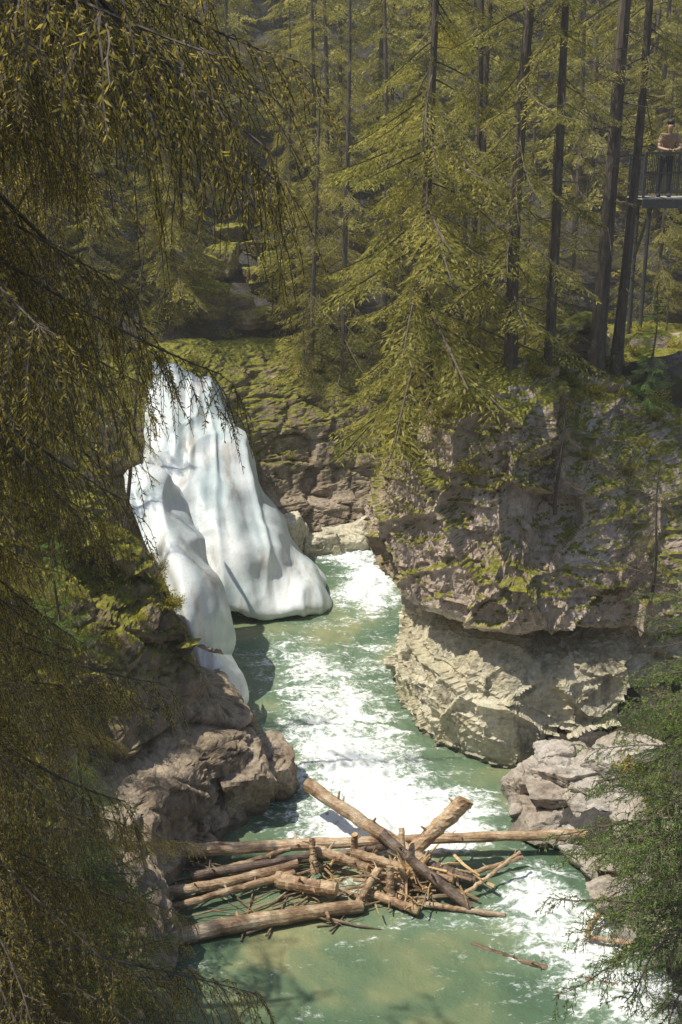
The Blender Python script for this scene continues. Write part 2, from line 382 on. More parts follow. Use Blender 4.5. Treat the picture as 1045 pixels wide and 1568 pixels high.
# ------------------------------------------------------------ ice
def ice(name,C,nu,nv,flute=.12,seed=0,sign=1,fine=.04,step=.1):
    C=np.array(C,float); G=crm(C,nu); G=crm(G.transpose(1,0,2),nv).transpose(1,0,2)
    Nn=normals(G)*sign
    for i in range(nu):
        for j in range(nv):
            p=G[i,j]; v=Vector(((p[0]+.35*p[2])*.9+seed,p[1]*.15,p[2]*.18))
            d=noise.noise(v)*flute*2.4+noise.noise(v*2.3)*flute*.9+noise.noise(v*5)*flute*.2+noise.noise(Vector(p)*.9)*.22+noise.noise(Vector(p)*2.2)*fine
            d+= -.08*max(0,1-abs(noise.noise(v*1.5+Vector((5,5,5))))*5)
            zz=p[2]*.55+noise.noise(Vector((p[0]*.5,p[1]*.4,seed)))*1.3; fr=zz-math.floor(zz)
            d+=step*(math.sin(fr*math.pi)-.5)
            G[i,j]+=Nn[i,j]*d
    return obj(name,mesh_np(name,G.reshape(-1,3),grid_faces(nu,nv),[M_ice],smooth=True))
cols=[
 [(-5.1,29.5,.3),(-5.0,28.6,.8),(-5.4,29.8,2.4),(-5.9,31.6,3.9),(-6.4,33.4,4.9),(-6.8,35.2,5.5)],
 [(-3.8,30.2,.5),(-4.0,27.9,.8),(-4.6,29.4,2.7),(-5.2,31.3,4.2),(-5.6,33.2,5.1),(-6.0,35,5.7)],
 [(-2.8,30.2,.6),(-2.9,27.8,.62),(-3.5,29.2,2.5),(-4.2,31.1,4.1),(-4.8,33.0,5.1),(-5.1,34.8,5.8)],
 [(-1.95,30.3,.5),(-1.95,27.9,.42),(-2.5,29.4,2.15),(-3.4,31.3,3.8),(-4.1,33.0,4.95),(-4.4,34.8,5.6)],
 [(-1.1,30.6,.4),(-1.05,28.2,.5),(-1.75,29.9,1.85),(-2.7,31.8,3.5),(-3.5,33.4,4.6),(-3.9,35,5.3)],
 [(-.4,30.8,.1),(-.05,29.2,.2),(-1.15,31,1.15),(-2.25,32.7,2.5),(-3.15,34.0,3.8),(-3.7,35.4,4.7)],
 [(-.1,31.5,-.3),(.1,30.2,-.05),(-.9,32,.3),(-2.0,33.6,1.6),(-3.0,34.8,3.0),(-3.6,36,3.8)]]
ice('ice_fall',cols,170,220,.15,2,-1,.04,.10)
cols=[[(-3.8,24.3,.5),(-3.75,23.7,1.2),(-3.8,23.7,2.1),(-4.0,24.2,2.75),(-4.7,25.6,3.5),(-5.4,27.4,4.4)],
 [(-3.3,24.0,.3),(-3.3,23.4,1.0),(-3.3,23.35,2.1),(-3.5,23.9,2.85),(-4.2,25.5,3.7),(-5.0,27.4,4.7)],
 [(-2.85,24.2,.3),(-2.85,23.7,1.0),(-2.85,23.7,2.05),(-3.1,24.2,2.7),(-3.8,25.8,3.5),(-4.6,27.6,4.5)],
 [(-2.7,25.0,.2),(-2.55,24.8,1.0),(-2.6,24.8,1.8),(-2.9,25.2,2.3),(-3.5,26.6,3.0),(-4.3,28.2,3.9)]]
ice('ice_sheet',cols,60,100,.05,8,-1,.03,.03)
cols=[[(-3.3,22.9,.3),(-3.2,22.5,1.2),(-3.3,22.9,1.9)],[(-2.6,22.6,.1),(-2.6,22.1,.9),(-2.8,22.7,1.7)],[(-2.2,23.0,.1),(-2.1,22.9,.6),(-2.5,23.5,1.3)]]
ice('ice_sheet',cols,40,40,.05,18,-1,.03,.03)

# ------------------------------------------------------------ water
def foam_density(X,Y):
    f=np.zeros_like(X)
    blobs=[(.9,31.5,.9,1.6,.8),(.7,29.6,.9,1.3,.9),(.2,32.8,1.0,.7,.7),(-.9,27.8,1.5,.5,.2),(-1.2,26.3,1.1,.9,.5),(-.4,25.3,1.3,.9,.5),(-.3,24,1.3,1,.6),(-.0,22.8,1.4,1.0,.6),(.1,21.5,1.6,1.0,.7),
           (.4,20.2,1.5,1.0,.85),(.8,19.1,1.6,.9,.9),(.9,18.2,1.6,.7,.9),(2.5,19.2,.7,.8,.5),(3.3,16.9,.7,.6,.6),(3.5,16.0,.9,.7,.75),(3.7,15.2,.9,.7,.6),(4.2,14.3,1,.7,.6),(4.6,13.5,1,.8,.6),(1.6,15.8,1.4,.3,.35),(-.5,16.8,2,.35,.3),(1.0,26.6,.6,1.2,.4)]
    for x,y,sx,sy,a in blobs: f=f+a*np.exp(-((X-x)/sx)**2-((Y-y)/sy)**2)
    return np.clip(f,0,1.15)
wx=np.arange(-7,13,.055); wy=np.concatenate([np.arange(-25,8,.6),np.arange(8,39,.065)])
WX,WY=np.meshgrid(wx,wy,indexing='ij'); FO=foam_density(WX,WY)
WZ=.0*WX+.35*sstep(20,33,WY)
fl=FO.ravel(); z=WZ.ravel(); xs=WX.ravel(); ys=WY.ravel(); inw=(inside(WX,WY)|(dist_poly(WX,WY,POLY)<.6)).ravel()
for i in range(len(xs)):
    if inw[i] and ys[i]>11:
        a=.016+.09*fl[i]
        v=Vector((xs[i]*1.3,ys[i]*1.7,0)); w=noise.noise_vector(v*.7)*.5
        z[i]+=a*(1-abs(noise.noise(v*1.1+w))*2)+a*.6*noise.fractal(v*3+w,.7,2.2,4)
        if fl[i]>.4: z[i]+=.06*abs(noise.noise(v*5))
W=np.stack([xs,ys,z],1)
obj('river_water',mesh_np('river_water',W,grid_faces(len(wx),len(wy)),[M_water],smooth=True,vattr={'foam':fl}))
print('water',time.time()-T0)

# ------------------------------------------------------------ log jam
def log(name,a,b,r0,r1=None,m=None,bend=.03,stubs=3,parent=None,var=.6,seed=0,n=12):
    rr=np.random.RandomState(seed+int(abs(a[0])*100)+int(abs(b[1])*10)); a=np.array(a,float); b=np.array(b,float); r1=r1 or r0*.75
    K=22; t=np.linspace(0,1,K); d=b-a; Lg=np.linalg.norm(d)
    P=a+t[:,None]*d; off=rr.uniform(-1,1,3)*bend*Lg; P+=np.sin(t*np.pi)[:,None]*off+rr.normal(0,.006,(K,3))
    rad=(r0+(r1-r0)*t)*(1+rr.uniform(-.06,.06,K)); ac=Acc()
    V,F=tube(P,rad,n,True,.07,rr); mi=np.zeros(len(F)); mi[-n:]=1
    ac.V.append(V);ac.F.append(F);ac.M.append(mi);ac.A.append(np.full(len(F),var));ac.n+=len(V)
    u=d/Lg
    for s_ in range(stubs):
        k=rr.randint(2,K-2); q=rr.normal(0,1,3); q-=u*(q@u); q/=np.linalg.norm(q); q[2]=abs(q[2]); q=q+u*rr.uniform(-.3,.6)
        l=rr.uniform(.03,.14)+r0*1.2; V,F=tube([P[k],P[k]+q*l*.6,P[k]+q*l],[r0*.28,r0*.2,r0*.1],6); ac.add(V,F,0,np.full(len(F),var))
    return obj(name,ac.mesh(name,[m or M_log,M_logend]),parent)
jam=empty('log_jam')
L_=[((-.64,18.9,.75),(1.5,17.0,.32),.13,.11,M_log,.65),
 ((1.2,17.25,.35),(2.2,17.45,1.32),.13,.15,M_log,.95),
 ((-2.9,17.45,.28),(4.9,17.8,.42),.115,.08,M_log,.9),
 ((-2.9,15.25,.08),(.35,16.1,.12),.15,.11,M_log,.65),
 ((-1.1,16.68,.25),(-.08,16.38,.25),.13,.125,M_log,.9),
 ((-3.1,15.85,.18),(-.8,16.9,.2),.055,.07,M_log,.6),
 ((-3.0,16.35,.2),(-.75,17.05,.3),.09,.075,M_log,.7),
 ((.7,17.1,.85),(2.15,16.1,.1),.095,.085,M_logdark,.6),
 ((1.9,16.3,.08),(3.1,17.1,.5),.04,.03,M_log,1),
 ((.21,17.4,.15),(.24,17.35,.68),.065,.055,M_log,.7),
 ((.45,16.45,.15),(1.28,15.98,.12),.075,.07,M_log,.95),
 ((.22,16.05,.12),(.66,16.65,.5),.06,.07,M_log,.9),
 ((-.5,17.3,.42),(.5,16.9,.3),.10,.08,M_log,.8),
 ((1.35,16.2,.1),(2.7,15.95,.06),.05,.045,M_log,.85),
 ((-.9,17.3,.15),(.9,17.6,.3),.07,.06,M_logdark,.6),
 ((-.45,16.9,.2),(-.5,17.2,.7),.07,.05,M_log,.7),
 ((.85,16.25,.1),(.82,16.5,.62),.075,.06,M_log,.5),
 ((1.0,16.3,.1),(1.05,17.2,.9),.08,.05,M_log,.8),
 ((.2,17.2,.4),(1.9,16.5,.35),.09,.06,M_log,.75),
 ((1.5,17.0,.3),(2.3,16.7,.2),.1,.07,M_logdark,.5),
 ((2.0,16.9,.1),(3.2,17.3,.25),.05,.04,M_log,.7),
 ((2.1,15.3,.0),(3.2,14.7,.02),.05,.06,M_log,.6),
 ((2.9,14.85,.0),(4.2,14.3,.02),.045,.05,M_log,.7),
 ((-2.6,16.9,.15),(-.3,17.25,.4),.08,.06,M_logdark,.6),
 ((-2.4,17.0,.1),(-.9,17.5,.3),.06,.05,M_log,.6),
 ((-2.2,15.7,.0),(-.2,16.2,.05),.06,.05,M_logdark,.7)]
for i,(a,b,r0,r1,m,v) in enumerate(L_): log('log_%d'%(i+1),a,b,r0,r1,m,.02,2 if i>1 else 4,jam,v,i)
rr=np.random.RandomState(5); ac=Acc()
for i in range(110):
    c=np.array([.9+rr.normal(0,.75),16.7+rr.normal(0,.38),.12+abs(rr.normal(0,.13))]); 
    az=rr.uniform(0,6.28); l=rr.uniform(.12,.45); dz=rr.normal(0,.2); d=np.array([math.cos(az),math.sin(az),dz])*l; r=rr.uniform(.008,.035)
    V,F=tube([c-d,c+rr.normal(0,.03,3),c+d],[r,r*.9,r*.4],6,True,.2,rr); ac.add(V,F,rr.randint(0,2),np.full(len(F),rr.uniform(.1,1)))
for i in range(70):
    c=np.array([rr.uniform(-2.8,.3),rr.uniform(15.7,17.4),.06]); az=rr.normal(.2,.5); l=rr.uniform(.2,.9); d=np.array([math.cos(az),math.sin(az),rr.normal(0,.06)])*l; r=rr.uniform(.006,.022)
    V,F=tube([c-d,c+rr.normal(0,.04,3),c+d],[r,r*.9,r*.4],6,True,.2,rr); ac.add(V,F,0,np.full(len(F),rr.uniform(.1,.9)))
for i in range(34):
    c=np.array([1.15,16.75,.25])+rr.normal(0,.1,3); az=rr.uniform(0,6.28); l=rr.uniform(.3,.65); d=np.array([math.cos(az)*.6,math.sin(az)*.5,rr.uniform(.2,1)])*l; r=rr.uniform(.03,.08)
    V,F=tube([c,c+d*.5+rr.normal(0,.04,3),c+d],[r,r*.7,r*.2],6,True,.3,rr); ac.add(V,F,1,np.full(len(F),rr.uniform(.3,.9)))
obj('driftwood_debris',ac.mesh('driftwood',[M_log,M_logend]),jam)
for a,b,r in [((3.9,15.3,.15),(4.35,15.9,.3),.05),((3.95,15.35,.1),(4.9,15.0,.2),.045),((4.3,14.9,.1),(5.2,15.1,.45),.03),((4.6,15.6,.3),(5.6,16.3,1.0),.03)]:
    log('driftwood_log',a,b,r,r*.8,M_log,.03,2,None,.9)

# ------------------------------------------------------------ conifers
def sprays(B,D,Lg,Wd,rng,up=None):
    n=len(B); D=D/np.linalg.norm(D,axis=1)[:,None]
    q=rng.normal(0,1,(n,3)); q[:,2]*=.55
    S=np.cross(D,q); S/=np.linalg.norm(S,axis=1)[:,None]+1e-9
    Lg=Lg[:,None]; Wd=Wd[:,None]
    V=np.stack([B,B+D*Lg*.4+S*Wd*.5,B+D*Lg,B+D*Lg*.4-S*Wd*.5],1).reshape(-1,3)
    return V,np.arange(4*n).reshape(n,4)
def mid_branch(Lb,rng,droop=.35,bare=.25,dens=1.0,sw=.032,sl=.14):
    ac=Acc(); K=9; t=np.linspace(0,1,K); cv=rng.normal(0,.08)
    ax=lambda t: np.stack([t*Lb*(1-.1*t),cv*Lb*t*t,Lb*(-droop*t**1.2+.22*droop*t**3+.0*t)],-1)
    V,F=tube(ax(t),.006+.018*(1-t)*Lb/2.5+.002,3,False); ac.add(V,F,0)
    Bs=[];Ds=[]
    nt=int(Lb/.085*dens)
    for i in range(nt):
        tt=bare+(1-bare)*(i+rng.rand())/nt; sd=1 if i%2 else -1
        p=ax(np.array(tt)); l=Lb*.34*(1-tt)**.75*rng.uniform(.6,1.15)*min(1,(tt-bare)*5+.35)+.1
        d=np.array([.65,sd*.8,-.3-.45*rng.rand()*(1.2-tt)]); d/=np.linalg.norm(d)
        ns=max(2,int(l/.062)); u=(np.arange(ns)+.5)/ns
        pts=p+u[:,None]*l*d+np.array([0,0,-1])*((u**2)*l*.45)[:,None]
        per=np.array([d[1],-d[0],0]); 
        for sg in(-1,1):
            Bs.append(pts); Ds.append(d*.8+sg*per*.55+np.array([0,0,-.3])+rng.normal(0,.25,(ns,3)))
    B=np.vstack(Bs);D=np.vstack(Ds); n=len(B)
    V,F=sprays(B,D,rng.uniform(.6,1.2,n)*sl,rng.uniform(.7,1.3,n)*sw,rng); ac.add(V,F,1,rng.rand(n))
    return ac.get()
def build_tree(name,H,R0,seed,crown0=.06,per=9.5,droop=.4,dens=1.0,trunk_r=.16,lean=.0,dead=.3,fol=None,shape=.8,sw=.032,sl=.14):
    rng=np.random.RandomState(seed); temps=[mid_branch(2.2,rng,droop*rng.uniform(.6,1.3),rng.uniform(.12,.35),dens,sw,sl) for _ in range(7)]
    ac=Acc(); K=16; t=np.linspace(0,1,K); TP=np.stack([lean*H*t**1.5+.07*np.sin(t*7+seed),.08*np.sin(t*5+seed*2),t*H-.5],1)
    V,F=tube(TP,trunk_r*(1-t)**.8*(1+.5*np.exp(-t*22))+.012,9,False,.05,rng); ac.add(V,F,0)
    nb=int(H*per)
    for i in range(nb):
        h=(i+rng.rand())/nb; 
        if h<crown0*.35: continue
        base=np.array([np.interp(h,t,TP[:,j]) for j in range(3)])
        az=rng.uniform(0,2*np.pi); isdead=h<crown0 or (rng.rand()<dead*(1-h)*.6)
        prof=R0*((1-h)**shape)*min(1,.35+h*4)*rng.uniform(.45,1.2)+.12
        if isdead:
            l=prof*rng.uniform(.25,.7); d=np.array([math.cos(az),math.sin(az),rng.uniform(-.45,.1)])
            pts=[base,base+d*l*.5+rng.normal(0,.03,3),base+d*l+np.array([0,0,-.12*l])]; V,F=tube(pts,[.014,.009,.003],3,False); ac.add(V,F,0)
            for k in range(5):
                b2=base+d*l*rng.uniform(.3,1); dd=rng.normal(0,1,3); dd[2]=-abs(dd[2])*.5; dd*=.16
                V,F=tube([b2,b2+dd],[.005,.002],3,False); ac.add(V,F,0)
            continue
        V,F,M,A=temps[rng.randint(len(temps))]; s=prof/2.2
        tilt=rng.uniform(-.2,.15)+.55*max(0,h-.55)
        ct,st=math.cos(tilt),math.sin(tilt); ca,sa=math.cos(az),math.sin(az)
        ss=np.array([s,s if s>.5 else s*.5+.25,s]); W=V*ss
        x=W[:,0]*ct-W[:,2]*st; z_=W[:,0]*st+W[:,2]*ct; y=W[:,1]
        W=np.stack([x*ca-y*sa,x*sa+y*ca,z_],1)+base
        ac.V.append(W);ac.F.append(F+ac.n);ac.n+=len(W);ac.M.append(M);ac.A.append(np.clip(A*.7+rng.uniform(0,.3),0,1))
    return ac.mesh(name,[M_bark,fol or M_fol])
TA=build_tree('spruce_open',15,2.9,11,.03,8,.55,.85,.12,dead=.25)
TB=build_tree('spruce_tall',18,2.4,22,.12,7,.55,.75,.12,dead=.4)
TC=build_tree('spruce_dense',13,2.5,33,.02,9,.45,.9,.12,dead=.05)
TD=build_tree('fir_small',5.5,1.3,44,.03,16,.15,1.0,.05,dead=.0,fol=M_folgreen)
TE=build_tree('spruce_pole',17,1.8,55,.32,7.5,.6,.7,.10,dead=.5)
TF=build_tree('spruce_wide',14,4.3,66,.02,11,.6,.95,.13,dead=.1,shape=.9)
FA=build_tree('spruce_far_a',14,2.9,71,.02,7,.5,.55,.12,dead=.1,sw=.06,sl=.22,fol=M_folhazed)
FB=build_tree('spruce_far_b',15,2.5,72,.08,7,.55,.5,.11,dead=.2,sw=.06,sl=.22,fol=M_folhazed)
print('trees',time.time()-T0)
def tree(me,x,y,z=None,s=1,rz=None,lean=(0,0),parent=None,name='spruce_tree'):
    if z is None: z=gz(x,y)
    return obj(name,me,parent,(x,y,z),(lean[0],lean[1],R.uniform(0,6.28) if rz is None else rz),(s,s,s*R.uniform(.95,1.05)))
tree(TF,1.85,23.7,7.1,.92,1.0,(0,-.02))
tree(TB,3.45,22.8,7.5,1.0,.4,(0,.01))
tree(TE,4.15,22.9,7.5,.95,2)
tree(TE,5.35,24.2,7.9,1.4,3,(0,-.04))
tree(TE,5.95,24.4,8.0,1,1,(0,.02))
tree(TE,3.6,29.5,7.6,.9,4); tree(TE,2.9,26.0,7.3,.9,.4); tree(TC,4.6,25.6,7.6,.42,1.3); tree(TC,3.0,24.9,7.2,.33,2.2)
tree(TD,6.3,22.9,7.2,.5); tree(TD,2.7,23.4,7.2,.25); tree(TD,8.3,23.2,None,.5); tree(TD,5.0,25.7,None,.5); tree(TD,3.9,24.0,None,.3)
tree(TA,4.5,28.0,None,.8); tree(TA,5.4,29.8,None,.8); tree(TE,11,26.9,None,1)
# across the bend
tree(TB,.2,37.5,None,1.0,1); tree(TA,-.9,39.5,None,.95); tree(TE,1.4,38.6,None,1.05); tree(TF,2.7,38.5,None,.8); tree(TC,-1.2,36.9,None,.45); tree(TC,1.0,36.6,None,.5); tree(TA,6.2,38.8,None,.9)
# left bank
tree(TC,-5.6,18.5,None,.45); tree(TA,-6.6,22,None,.5); tree(TC,-7.3,26,None,.55); tree(TA,-7.3,30.5,None,.55); tree(TE,-4.2,20.6,4.4,.42,0,(0,.12)); tree(TC,-7.4,34.5,None,.6); tree(TC,-5.6,38.2,None,.6)
tree(TD,-4.6,17.2,4.2,.5); tree(TD,-5.4,23.2,None,.5); tree(TD,-6.4,28,None,.6); tree(TC,-6.6,32.2,None,.4)
pts=[]; forest=empty('distant_forest')
tries=0
while len(pts)<200 and tries<30000:
    tries+=1
    x=R.uniform(-32,32); y=R.uniform(14,76)
    if abs(x)>y*.40+4: continue
    if x>0 and y<25.5 and x<9: continue
    if 4.5<x<13 and 24<y<31.5: continue
    if -7.5<x<9.5 and y<37.5: continue
    if x<0 and y<36 and x>-8.5: continue
    if -4.0<x<-1.8 and 36<y<46: continue
    if x>0 and y<37 and not(x>9.5 and y>22): continue
    md=1.8 if y<50 else 2.4
    if any((x-a)**2+(y-b)**2<md*md for a,b in pts): continue
    pts.append((x,y))
    me=R.choice([TA,TC,TE,TF] if y<42 else [FA,FA,FB]); s=R.uniform(.7,1.1)
    if x<0 and y<37: s*=.55
    tree(me,x,y,None,s,None,(R.uniform(-.03,.03),R.uniform(-.03,.03)),forest if y>40 else None)
print('scatter',len(pts),time.time()-T0)

# ------------------------------------------------------------ near conifers
def near_branch(Lb,rng,droop=.5,hang=.7,twl=.3,needle=.03,nw=.007,step=.011,bare=.12,spacing=.05,sub=.06):
    ac=Acc(); K=12; t=np.linspace(0,1,K); cv=rng.normal(0,.1)
    ax=lambda t: np.stack([t*Lb*(1-.12*t),cv*Lb*t*t+.02*np.sin(t*9),Lb*(-droop*t**1.3+.25*droop*t**3)],-1)
    V,F=tube(ax(t),.003+.011*(1-t)*Lb/1.8,4,False); ac.add(V,F,0)
    Bs=[];Ds=[]
    def twig(p,d,l,lev):
        ns=5; u=np.linspace(0,1,ns); d=d/np.linalg.norm(d)
        pts=p+u[:,None]*l*d*(1-.25*u[:,None])+np.array([0,0,-1.])*(hang*u**1.7*l)[:,None]+np.cumsum(rng.normal(0,.006,(ns,3)),0)
        V,F=tube(pts,np.linspace(.003,.0015,ns),3,False); ac.add(V,F,0)
        n=int(l/step)+1; uu=rng.uniform(.08,1,n); 
        Pp=np.stack([np.interp(uu,u,pts[:,k]) for k in range(3)],1); tg=pts[-1]-pts[0]; tg=tg/np.linalg.norm(tg)
        q=rng.normal(0,1,(n,3)); q-=np.outer(q@tg,tg); q/=np.linalg.norm(q,axis=1)[:,None]+1e-9
        Bs.append(Pp); Ds.append(tg*.75+q*.7)
        if lev==0 and l>.14:
            for k in range(int(l/sub)):
                w=rng.uniform(.15,.9); pp=np.array([np.interp(w,u,pts[:,j]) for j in range(3)])
                q=rng.normal(0,.6,3); q[2]=-abs(q[2])*.7; twig(pp,d*.6+q,l*rng.uniform(.25,.5),1)
    nt=int(Lb/spacing)
    for i in range(nt):
        tt=bare+(1-bare)*(i+rng.rand())/nt; sd=1 if i%2 else -1
        l=twl*(.45+.55*(1-tt))*rng.uniform(.5,1.3)
        twig(ax(np.array(tt)),np.array([.7,sd*.75,-.15+rng.normal(0,.15)]),l,0)
    B=np.vstack(Bs);D=np.vstack(Ds);n=len(B)
    V,F=sprays(B,D,rng.uniform(.7,1.2,n)*needle,np.full(n,nw),rng); ac.add(V,F,1,rng.rand(n))
    return ac
rng=np.random.RandomState(91)
NB=[near_branch(1.9,rng,rng.uniform(.6,1.0),1.3,.55,.028,.0065,.0085,.06,.052).mesh('droop_branch_%d'%i,[M_bark,M_folnear]) for i in range(5)]
NG=[near_branch(1.2,rng,rng.uniform(.15,.35),.3,.28,.025,.0065,.008,.08,.042).mesh('fir_branch_%d'%i,[M_bark,M_folgreen]) for i in range(4)]
ND=[near_branch(1.5,rng,.5,.4,.5,.02,.001,.6,.1,.05).mesh('bare_branch_%d'%i,[M_bark,M_folnear]) for i in range(2)]
print('near quads',[len(m.polygons) for m in NB+NG+ND],time.time()-T0)
def near_tree(name,x,y,z0,H,nb,R0,temps,base,seed,zmin=0,zmax=99,tr=.12,azr=None,tiltj=.25,shape=.6,prof=None):
    rg=random.Random(seed); e=empty(name,(x,y,z0)); K=12
    t=np.linspace(0,1,K); P=np.stack([.05*np.sin(t*6+seed),.05*np.cos(t*5),t*H-.4],1)
    V,F=tube(P,tr*(1-t)**.8+.01,10,False,.04,np.random.RandomState(seed)); ac=Acc(); ac.add(V,F,0); obj('trunk',ac.mesh('trunk',[M_bark],True),e)
    for i in range(nb):
        h=(i+rg.random())/nb; zz=h*H
        if not(zmin<=zz<=zmax): continue
        az=rg.uniform(0,6.283) if azr is None else rg.uniform(*azr)
        L=((R0*(1-h)**shape) if prof is None else float(np.interp(z0+zz,*prof)))*rg.uniform(.6,1.12)+.1; s=L/base
        me=rg.choice(temps)
        o=obj('branch_%d'%i,me,e,(0,0,zz),(rg.uniform(-.15,.15),rg.uniform(-tiltj,tiltj),az),(s,s,s*rg.uniform(.85,1.2)))
    return e
near_tree('spruce_tree',-3.2,7.2,4.2,16,170,3.0,NB,1.9,1,.3,12,.16,(-1.9,1.9),.25,.35,([4,8.2,9.2,10,11.4,12.4,14.5],[2.75,2.6,1.7,1.5,1.9,2.9,3.1]))
near_tree('spruce_tree',-4.5,10.2,4.0,14,110,3.1,NB,1.9,2,.3,11,.15,(-1.9,1.9),.25,.35,([4,6.5,8,10.5,11.5,14],[2.3,2.1,1.9,2.1,3.1,3.1]))
near_tree('spruce_tree',-5.8,13.6,4.2,6,40,2.2,NB,1.9,3,.3,5.8,.10,(-1.9,1.9),.25,.5)
near_tree('fir_tree',-3.1,8.4,.4,6.6,110,2.9,NG+NB[:3],1.6,4,.3,6.3,.07,(-1.9,1.9),.25,.35)
near_tree('fir_tree',-2.75,10.7,.2,5.4,95,1.7,NG,1.2,15,.3,5.3,.06,(-1.9,1.9),.25,.6)
near_tree('fir_tree',-3.3,12.6,.6,5.2,85,1.6,NG+NB[:1],1.3,16,.3,5.1,.06,(-1.9,1.9),.25,.6)
near_tree('fir_tree',-4.2,11.4,1.0,4.8,45,1.8,NG+NB[:2],1.5,5,.3,4.6,.07,(-1.9,1.9))
near_tree('fir_tree',4.75,12.6,.9,8.2,130,2.6,NG,1.2,6,1.2,8.1,.08,(1.2,5.0))
near_tree('fir_tree',5.7,15.2,1.4,5.5,65,2.0,NG+ND[:1],1.2,8,.3,5.5,.06,(1.2,5.0))
near_tree('bare_shrub',4.9,12.8,.3,3.6,60,1.3,ND,1.5,9,.1,3.6,.03,(1.2,5.0),.6)
near_tree('bare_shrub',4.3,21.6,5.6,2.4,40,1.1,ND,1.5,10,.1,2.6,.03,(1.6,5.2),.6)
near_tree('bare_shrub',6.0,20.6,3.6,3.2,40,1.3,ND,1.5,12,.1,3.1,.03,(1.6,5.2),.6)

# ------------------------------------------------------------ undergrowth
def shrub_mesh(seed,n=55,h=.5):
    rg=np.random.RandomState(seed); ac=Acc(); Bs=[];Ds=[]
    for i in range(n):
        az=rg.uniform(0,6.28); l=h*rg.uniform(.5,1.2); d=np.array([math.cos(az)*.7,math.sin(az)*.7,rg.uniform(.3,1)])*l
        b=rg.normal(0,.12,3)*np.array([1,1,0]); p=[b,b+d*.6,b+d+np.array([0,0,-.15*l])]
        V,F=tube(p,[.005,.004,.002],3,False); ac.add(V,F,0)
        for k in range(9): Bs.append(b+d*rg.uniform(.3,1)); Ds.append(rg.normal(0,1,3))
    B=np.array(Bs);D=np.array(Ds); V,F=sprays(B,D,rg.uniform(.04,.09,len(B)),rg.uniform(.02,.045,len(B)),rg); ac.add(V,F,1,rg.rand(len(B)))
    return ac.mesh('shrub_%d'%seed,[M_bark,M_shrub])
SH=[shrub_mesh(i) for i in range(3)]
ug=empty('undergrowth')
def on_surface(G,lim,cnt,smin,smax):
    c=0
    Nn=normals(G)
    for _ in range(cnt*30):
        i=R.randrange(2,G.shape[0]-2); j=R.randrange(2,G.shape[1]-2); p=G[i,j]
        if abs(Nn[i,j,2])<.55 or not lim(p): continue
        s_=R.uniform(smin,smax)
        obj('plant',R.choice(SH),ug,tuple(p),(0,0,R.uniform(0,6)),(s_,)*3); c+=1
        if c>=cnt: break
on_surface(RC,lambda p:p[2]>5.8 and p[1]<29,90,.3,.8)
on_surface(LC,lambda p:p[2]>2.4 and p[1]<36,110,.3,.8)
for _ in range(300):
    x=R.uniform(-14,13); y=R.uniform(14,56)
    if bool(inside(np.array([x]),np.array([y]))[0]): continue
    if x>0 and y<21 and x<5: continue
    s_=R.uniform(.7,2.0)
    obj('plant',R.choice(SH),ug,(x,y,gz(x,y)+.05),(0,0,R.uniform(0,6)),(s_,)*3)
lst=[]
IV,IF=ico(4)
for _ in range(30):
    x=R.uniform(-5,2); y=R.uniform(35.5,46); lst.append(((x,y,gz(x,y)+.15),(R.uniform(.3,1.1),R.uniform(.3,.9),R.uniform(.3,.8)),R.uniform(0,3)))
rocks('scree_rocks',lst,M_left)
print('under',time.time()-T0)

# ------------------------------------------------------------ catwalk
M_steel=plain('grey_steel',(.10,.105,.105),.5,.4); M_deck=plain('deck_planks',(.42,.40,.36),.8)
cw=empty('catwalk',(0,0,0)); ac=Acc()
x0,x1,y0,y1,fz=7.05,13.5,27.6,29.1,11.1
for i in range(int((x1-x0)/.15)):
    V,F=box_vf((x0+.07+i*.15,(y0+y1)/2,fz-.02),(.135,y1-y0,.04)); ac.add(V,F)
obj('deck',ac.mesh('deck',[M_deck]),cw)
ac=Acc()
for y in (y0-.03,y1+.03): V,F=box_vf(((x0+x1)/2,y,fz-.13),(x1-x0,.05,.2)); ac.add(V,F)
for y in (y0+.02,y1-.02):
    V,F=box_vf(((x0+x1)/2,y,fz+1.0),(x1-x0,.06,.05)); ac.add(V,F)
    V,F=box_vf(((x0+x1)/2,y,fz+.12),(x1-x0,.03,.03)); ac.add(V,F)
    V,F=box_vf(((x0+x1)/2,y,fz+.56),(x1-x0,.025,.03)); ac.add(V,F)
    x=x0+.02
    while x<x1:
        V,F=box_vf((x,y,fz+.488),(.055,.055,.974)); ac.add(V,F); x+=1.2
    x=x0+.1
    while x<x1:
        V,F=tube([(x,y,fz+.13),(x,y,fz+.98)],[.009,.009],4,False); ac.add(V,F); x+=.042
for z in (1.0,.12):
    V,F=box_vf((x0+.02,(y0+y1)/2,fz+z),(.05,y1-y0-.1,.045)); ac.add(V,F)
y=y0+.15
while y<y1-.1: V,F=tube([(x0+.02,y,fz+.13),(x0+.02,y,fz+.98)],[.007,.007],4,False); ac.add(V,F); y+=.06
for x in (x0+.25,x0+1.9,x0+3.8):
    V,F=box_vf((x,(y0+y1)/2,fz-.13),(.09,y1-y0-.02,.12)); ac.add(V,F)
    V,F=tube([(x,y0+.1,fz-.2),(x,y1-.1,fz-1.5)],[.045,.045],8); ac.add(V,F)
    V,F=tube([(x,y1-.15,fz-.2),(x,y1-.15,gz(x,y1)-.5)],[.05,.05],8); ac.add(V,F)
    V,F=tube([(x,y0+.25,fz-.2),(x,y0+.25,gz(x,y0)-.5)],[.05,.05],8); ac.add(V,F)
obj('steel_frame',ac.mesh('frame',[M_steel]),cw)

